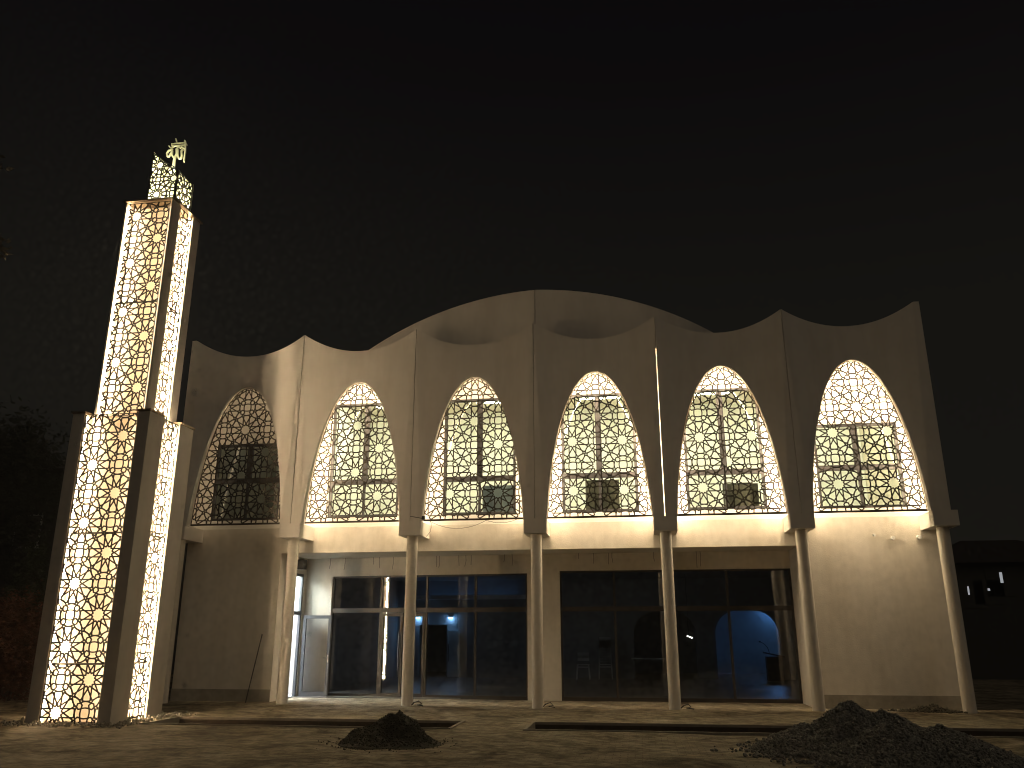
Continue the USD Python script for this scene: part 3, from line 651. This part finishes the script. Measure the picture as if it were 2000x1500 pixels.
# pebble bed around the minaret
r = np.random.default_rng(11); n = 2600; px = r.uniform(-10.2, -6.6, n); py = r.uniform(-5.75, -2.3, n)
keep = ~((px > -9.55) & (px < -7.68) & (py > -4.88) & (py < -3.02)) & (py < -3.3 + (px + 7) * 0 + r.normal(0, .15, n) + .9) & ~((px > -7.2) & (py > -4.7) & (py < -3.2)) & (np.maximum(np.maximum(-9.52 - px, px + 7.72), np.maximum(-4.85 - py, py + 3.05)) < .38 + r.normal(0, .12, n))
px, py = px[keep], py[keep]
obj('pebble_bed', rocks(np.stack([px, py, r.uniform(0.0, .05, len(px))], 1), r.uniform(.018, .042, len(px)), 1), 'pebble', label='loose pale pebbles around the foot of the minaret', cat='pebbles', kind='stuff')

# ------------------------------------------------------------------ heaps
def heap(cx, cy, peaks, R, seed, n=120, rough=.06):
    g = np.linspace(-R, R, n); X, Y = np.meshgrid(g, g, indexing='ij'); Z = np.zeros_like(X)
    for dx, dy, h, s in peaks: Z = np.maximum(Z, h - np.sqrt(((X - dx) ** 2 + (Y - dy) ** 2)) * h / s) if True else Z
    P = np.stack([X * 2.2 + cx, Y * 2.2 + cy, X * 0], -1)
    nz = meshkit.fbm(P, 5, seed) - .5
    Z = np.where(Z > 0, Z + rough * 2.2 * nz * np.clip(Z / .15, 0, 1), Z)
    Z = -np.log(np.exp(-Z / .05) + np.exp(-.9 / .05)) * .05
    return X + cx, Y + cy, Z
def heap_mesh(X, Y, Z):
    n = X.shape[0]; ii = np.arange(n * n).reshape(n, n); f = [(ii[i, j], ii[i + 1, j], ii[i + 1, j + 1], ii[i, j + 1]) for i in range(n - 1) for j in range(n - 1) if Z[i:i + 2, j:j + 2].max() > .004]
    return np.stack([X, Y, np.where(Z > .003, Z, -.03)], -1).reshape(-1, 3), np.array(f)
X, Y, Z = heap(-1.55, -6.75, [(-.07, .1, .47, .62), (.08, .08, .46, .60), (-.16, .05, .40, .72), (.28, -.1, .26, .55), (-.32, -.12, .24, .50)], 1.1, 21, rough=.15)
sh = thing('soil_heap', 'small dark heap of soil in front of the left planting trench', 'soil heap', (-1.55, -6.75, 0), kind='stuff')
obj('heap', heap_mesh(X, Y, Z), 'soil', sh, smooth=True)
r = np.random.default_rng(3); n = 420; a = r.uniform(0, 6.283, n); q = .55 + np.abs(r.normal(0, .28, n))
idx = np.argwhere(Z > .03); kk = r.integers(0, len(idx), 1500); ij = idx[kk]; st = X[1, 0] - X[0, 0]
obj('clods', rocks(np.stack([X[ij[:, 0], 0] + r.uniform(-.5, .5, 1500) * st, Y[0, ij[:, 1]] + r.uniform(-.5, .5, 1500) * st, Z[ij[:, 0], ij[:, 1]]], 1), r.uniform(.008, .026, 1500), 14), 'soil', sh)
obj('crumbs', rocks(np.stack([-1.55 + q * np.cos(a), -6.75 + q * np.sin(a) * .9, np.full(n, .012)], 1), r.uniform(.005, .016, n), 4), 'soil', sh)
X, Y, Z = heap(5.6, -6.75, [(-.05, .15, .70, 1.15), (.35, .0, .60, 1.2), (.95, -.75, .46, 1.05), (-.75, .1, .38, .85), (.2, -.8, .46, 1.1)], 2.3, 33, n=110, rough=.07)
gh = thing('gravel_heap', 'large grey gravel heap in front of the right planting trench', 'gravel heap', (5.6, -6.75, 0), kind='stuff')
obj('heap', heap_mesh(X, Y, Z - .02), 'gravel_grey', gh, smooth=True)
r = np.random.default_rng(8)
idx = np.argwhere(Z > .02); k = r.integers(0, len(idx), 15000); ij = idx[k]; st = X[1, 0] - X[0, 0]
pos = np.stack([X[ij[:, 0], 0] + r.uniform(-.5, .5, len(k)) * st, Y[0, ij[:, 1]] + r.uniform(-.5, .5, len(k)) * st, Z[ij[:, 0], ij[:, 1]] + r.uniform(-.02, .015, len(k))], 1)
n = 900; a = r.uniform(0, 6.283, n); q = 1.25 + np.abs(r.normal(0, .25, n))
ext = np.stack([5.75 + q * 1.15 * np.cos(a), -6.85 + q * np.sin(a), np.full(n, .012)], 1)
pos = np.vstack([pos, ext]); obj('stones', rocks(pos, r.uniform(.012, .036, len(pos)), 9), 'gravel_grey', gh)
r = np.random.default_rng(12); n = 500; q = r.normal(0, 1, (n, 2))
dz = np.clip(.16 - np.hypot(q[:, 0], q[:, 1]) * .09, .01, 1)
obj('rubble_heap', rocks(np.stack([8.75 + q[:, 0] * .33, .12 + q[:, 1] * .14, dz * r.uniform(.2, 1, n)], 1), r.uniform(.02, .05, n), 2), 'soil', label='low rubble heap against the wall left of the rightmost column', cat='rubble heap', kind='stuff')

# ------------------------------------------------------------------ trees, bushes and houses at the edges
def leaves(centres, size, seed, spread=1.0, updown=.5):
    r = np.random.default_rng(seed); n = len(centres)
    d = r.normal(size=(n, 3)); d[:, 2] = d[:, 2] * updown; d /= np.linalg.norm(d, axis=1, keepdims=True)
    e = np.cross(d, r.normal(size=(n, 3))); e /= np.linalg.norm(e, axis=1, keepdims=True)
    s = size * r.uniform(.6, 1.4, n)[:, None]
    c = np.asarray(centres)
    v = np.stack([c - d * s, c + e * s * .42, c + d * s, c - e * s * .42], 1).reshape(-1, 3)
    b = np.arange(n) * 4
    return v, np.stack([np.stack([b, b + 1, b + 2], 1), np.stack([b, b + 2, b + 3], 1)], 1).reshape(-1, 3)
def crown_pts(c, rad, n, seed, clumps=40):
    r = np.random.default_rng(seed); u = r.normal(size=(clumps, 3)); u /= np.linalg.norm(u, axis=1, keepdims=True); k = np.array(c) + u * np.array(rad) * r.uniform(.45, 1., (clumps, 1))
    i = r.integers(0, clumps, n); return k[i] + r.normal(size=(n, 3)) * np.array(rad) * .17
def tree(name, label, cat, x, y, h, rad, n, size, leaf, seed, zc=None, clumps=40, group=None):
    t = thing(name, label, cat, (x, y, 0), group)
    zc = h - rad[2] if zc is None else zc; r = np.random.default_rng(seed)
    tk = M().tube([(x, y, -.1), (x + .05, y, zc * .5), (x, y + .03, zc)], [.03 * h * .5, .022 * h * .5, .012 * h * .5], 8)
    for k in range(6):
        a = r.uniform(0, 6.28); e = np.array([x + math.cos(a) * rad[0] * .7, y + math.sin(a) * rad[1] * .7, zc + r.uniform(-.2, .6) * rad[2]])
        tk.tube([(x, y, zc * r.uniform(.5, .9)), (np.array([x, y, zc]) + e) / 2, e], [.012 * h * .5, .008 * h * .5, .003 * h * .5], 6)
    obj('trunk', tk, 'bark', t, smooth=True)
    obj('crown', leaves(crown_pts((x, y, zc), rad, n, seed + 1, clumps), size, seed + 2), leaf, t)
tree('bush', 'reddish brown leafy bush at the left edge of the picture', 'bush', -13.95, .2, 2.75, (.85, .8, 1.35), 9000, .055, 'leaf_red', 40, zc=1.35, clumps=70)
tree('conifer', 'narrow green conifer rising behind the reddish bush', 'conifer', -14.55, 1.0, 4.2, (.55, .55, 2.0), 7000, .06, 'leaf_green', 50, zc=2.1, clumps=80)
tree('broadleaf_tree', 'tall dark tree behind the bushes at the left edge', 'tree', -22.6, 9.0, 10.5, (2.6, 2.2, 3.4), 14000, .11, 'leaf_dark', 60, clumps=80)
tree('hedge_plant', 'low dark hedge plant between the bush and the minaret', 'hedge', -13.6, 3.2, 1.7, (1.3, .6, .8), 6000, .05, 'leaf_green', 70, zc=.85, clumps=60)
# tree at the left whose branch tips hang into the picture
t = thing('overhanging_tree', 'pale leafy twig tips entering at the upper left edge', 'tree', (-12.3, -8.4, 0))
tk = M().tube([(-12.3, -8.4, -.1), (-12.2, -8.4, 5), (-12.0, -8.3, 9.5)], [.2, .15, .08], 10); tk.tube([(-12.0, -8.3, 9.3), (-10.6, -8.1, 10.2), (-9.5, -8, 10.5)], [.06, .035, .012], 6); tk.tube([(-12.1, -8.3, 7.8), (-10.4, -8.1, 8.6), (-9.2, -8., 8.75)], [.06, .035, .012], 6)
obj('trunk', tk, 'bark', t, smooth=True)
pts = np.vstack([crown_pts((-9.62, -8, 10.5), (.22, .2, .16), 40, 80, 9), crown_pts((-9.38, -8, 8.72), (.36, .3, .2), 70, 81, 12), crown_pts((-12.2, -8.3, 9.8), (1.6, 1.6, 1.9), 4000, 82, 60)])
obj('crown', leaves(pts, .07, 83), 'leaf_pale', t)
hs = thing('neighbour_house', 'dark flat eaved house behind the trees left of the minaret', 'house', (-23, 13, 0))
obj('wall', bx(-30, -17, 10.4, 19, -.1, 8.2), 'house_wall', hs)
rf = M(); rf.raw([(-30.5, 9.9, 8.2), (-16.5, 9.9, 8.2), (-16.5, 19.5, 8.2), (-30.5, 19.5, 8.2), (-27, 14.7, 9.6), (-20, 14.7, 9.6)], [(0, 1, 5), (0, 5, 4), (1, 2, 5), (2, 3, 4), (2, 4, 5), (3, 0, 4), (0, 2, 1), (0, 3, 2)])
obj('roof', rf, 'roof_tile', hs)
for xx in (-28, -25.2, -22.4, -19.6):
    for zz in (1.0, 5.0):
        w = obj('window', M().box(xx - .6, xx + .6, 10.36, 10.4 - .002, zz, zz + 1.4), 'white_plastic', hs); obj('pane', bx(xx - .52, xx + .52, 10.345, 10.359, zz + .08, zz + 1.32), 'dark_board', w)
h2 = thing('distant_house', 'dark distant house with tiny lit window slits right of the mosque', 'house', (16.9, 16.5, 0))
obj('wall', bx(14.3, 19.5, 14.0, 19, -.1, 4.2), 'house_wall', h2)
rf = M(); rf.raw([(13.9, 13.6, 4.2), (19.9, 13.6, 4.2), (19.9, 19.4, 4.2), (13.9, 19.4, 4.2), (15.8, 16.5, 5.3), (18.0, 16.5, 5.3)], [(0, 1, 5), (0, 5, 4), (1, 2, 5), (2, 3, 4), (2, 4, 5), (3, 0, 4), (0, 2, 1), (0, 3, 2)])
obj('roof', rf, 'roof_tile', h2)
for a, b, c, d in ((14.88, 14.94, 3.02, 3.34), (15.60, 15.68, 3.16, 3.26), (16.10, 16.20, 3.45, 3.85)):
    w = obj('window', M().box(a - .5, b + .5, 13.97, 13.998, c - .5, d + .3), 'house_wall', h2)
    obj('lit_gap', bx(a, b, 13.955, 13.969, c, d), 'far_window_light', w)

# ------------------------------------------------------------------ the night's mist
_m['mist'] = usdkit.material(stage, L + 'mist', {'v': ('principled_volume', {'color': (.9, .9, .9), 'density': HAZE, 'anisotropy': 0.})}, volume='v.volume')
if HAZE: obj('haze', bx(-125, 125, -125, 125, -1.6, 16.), 'mist', label='thin night mist', kind='stuff')
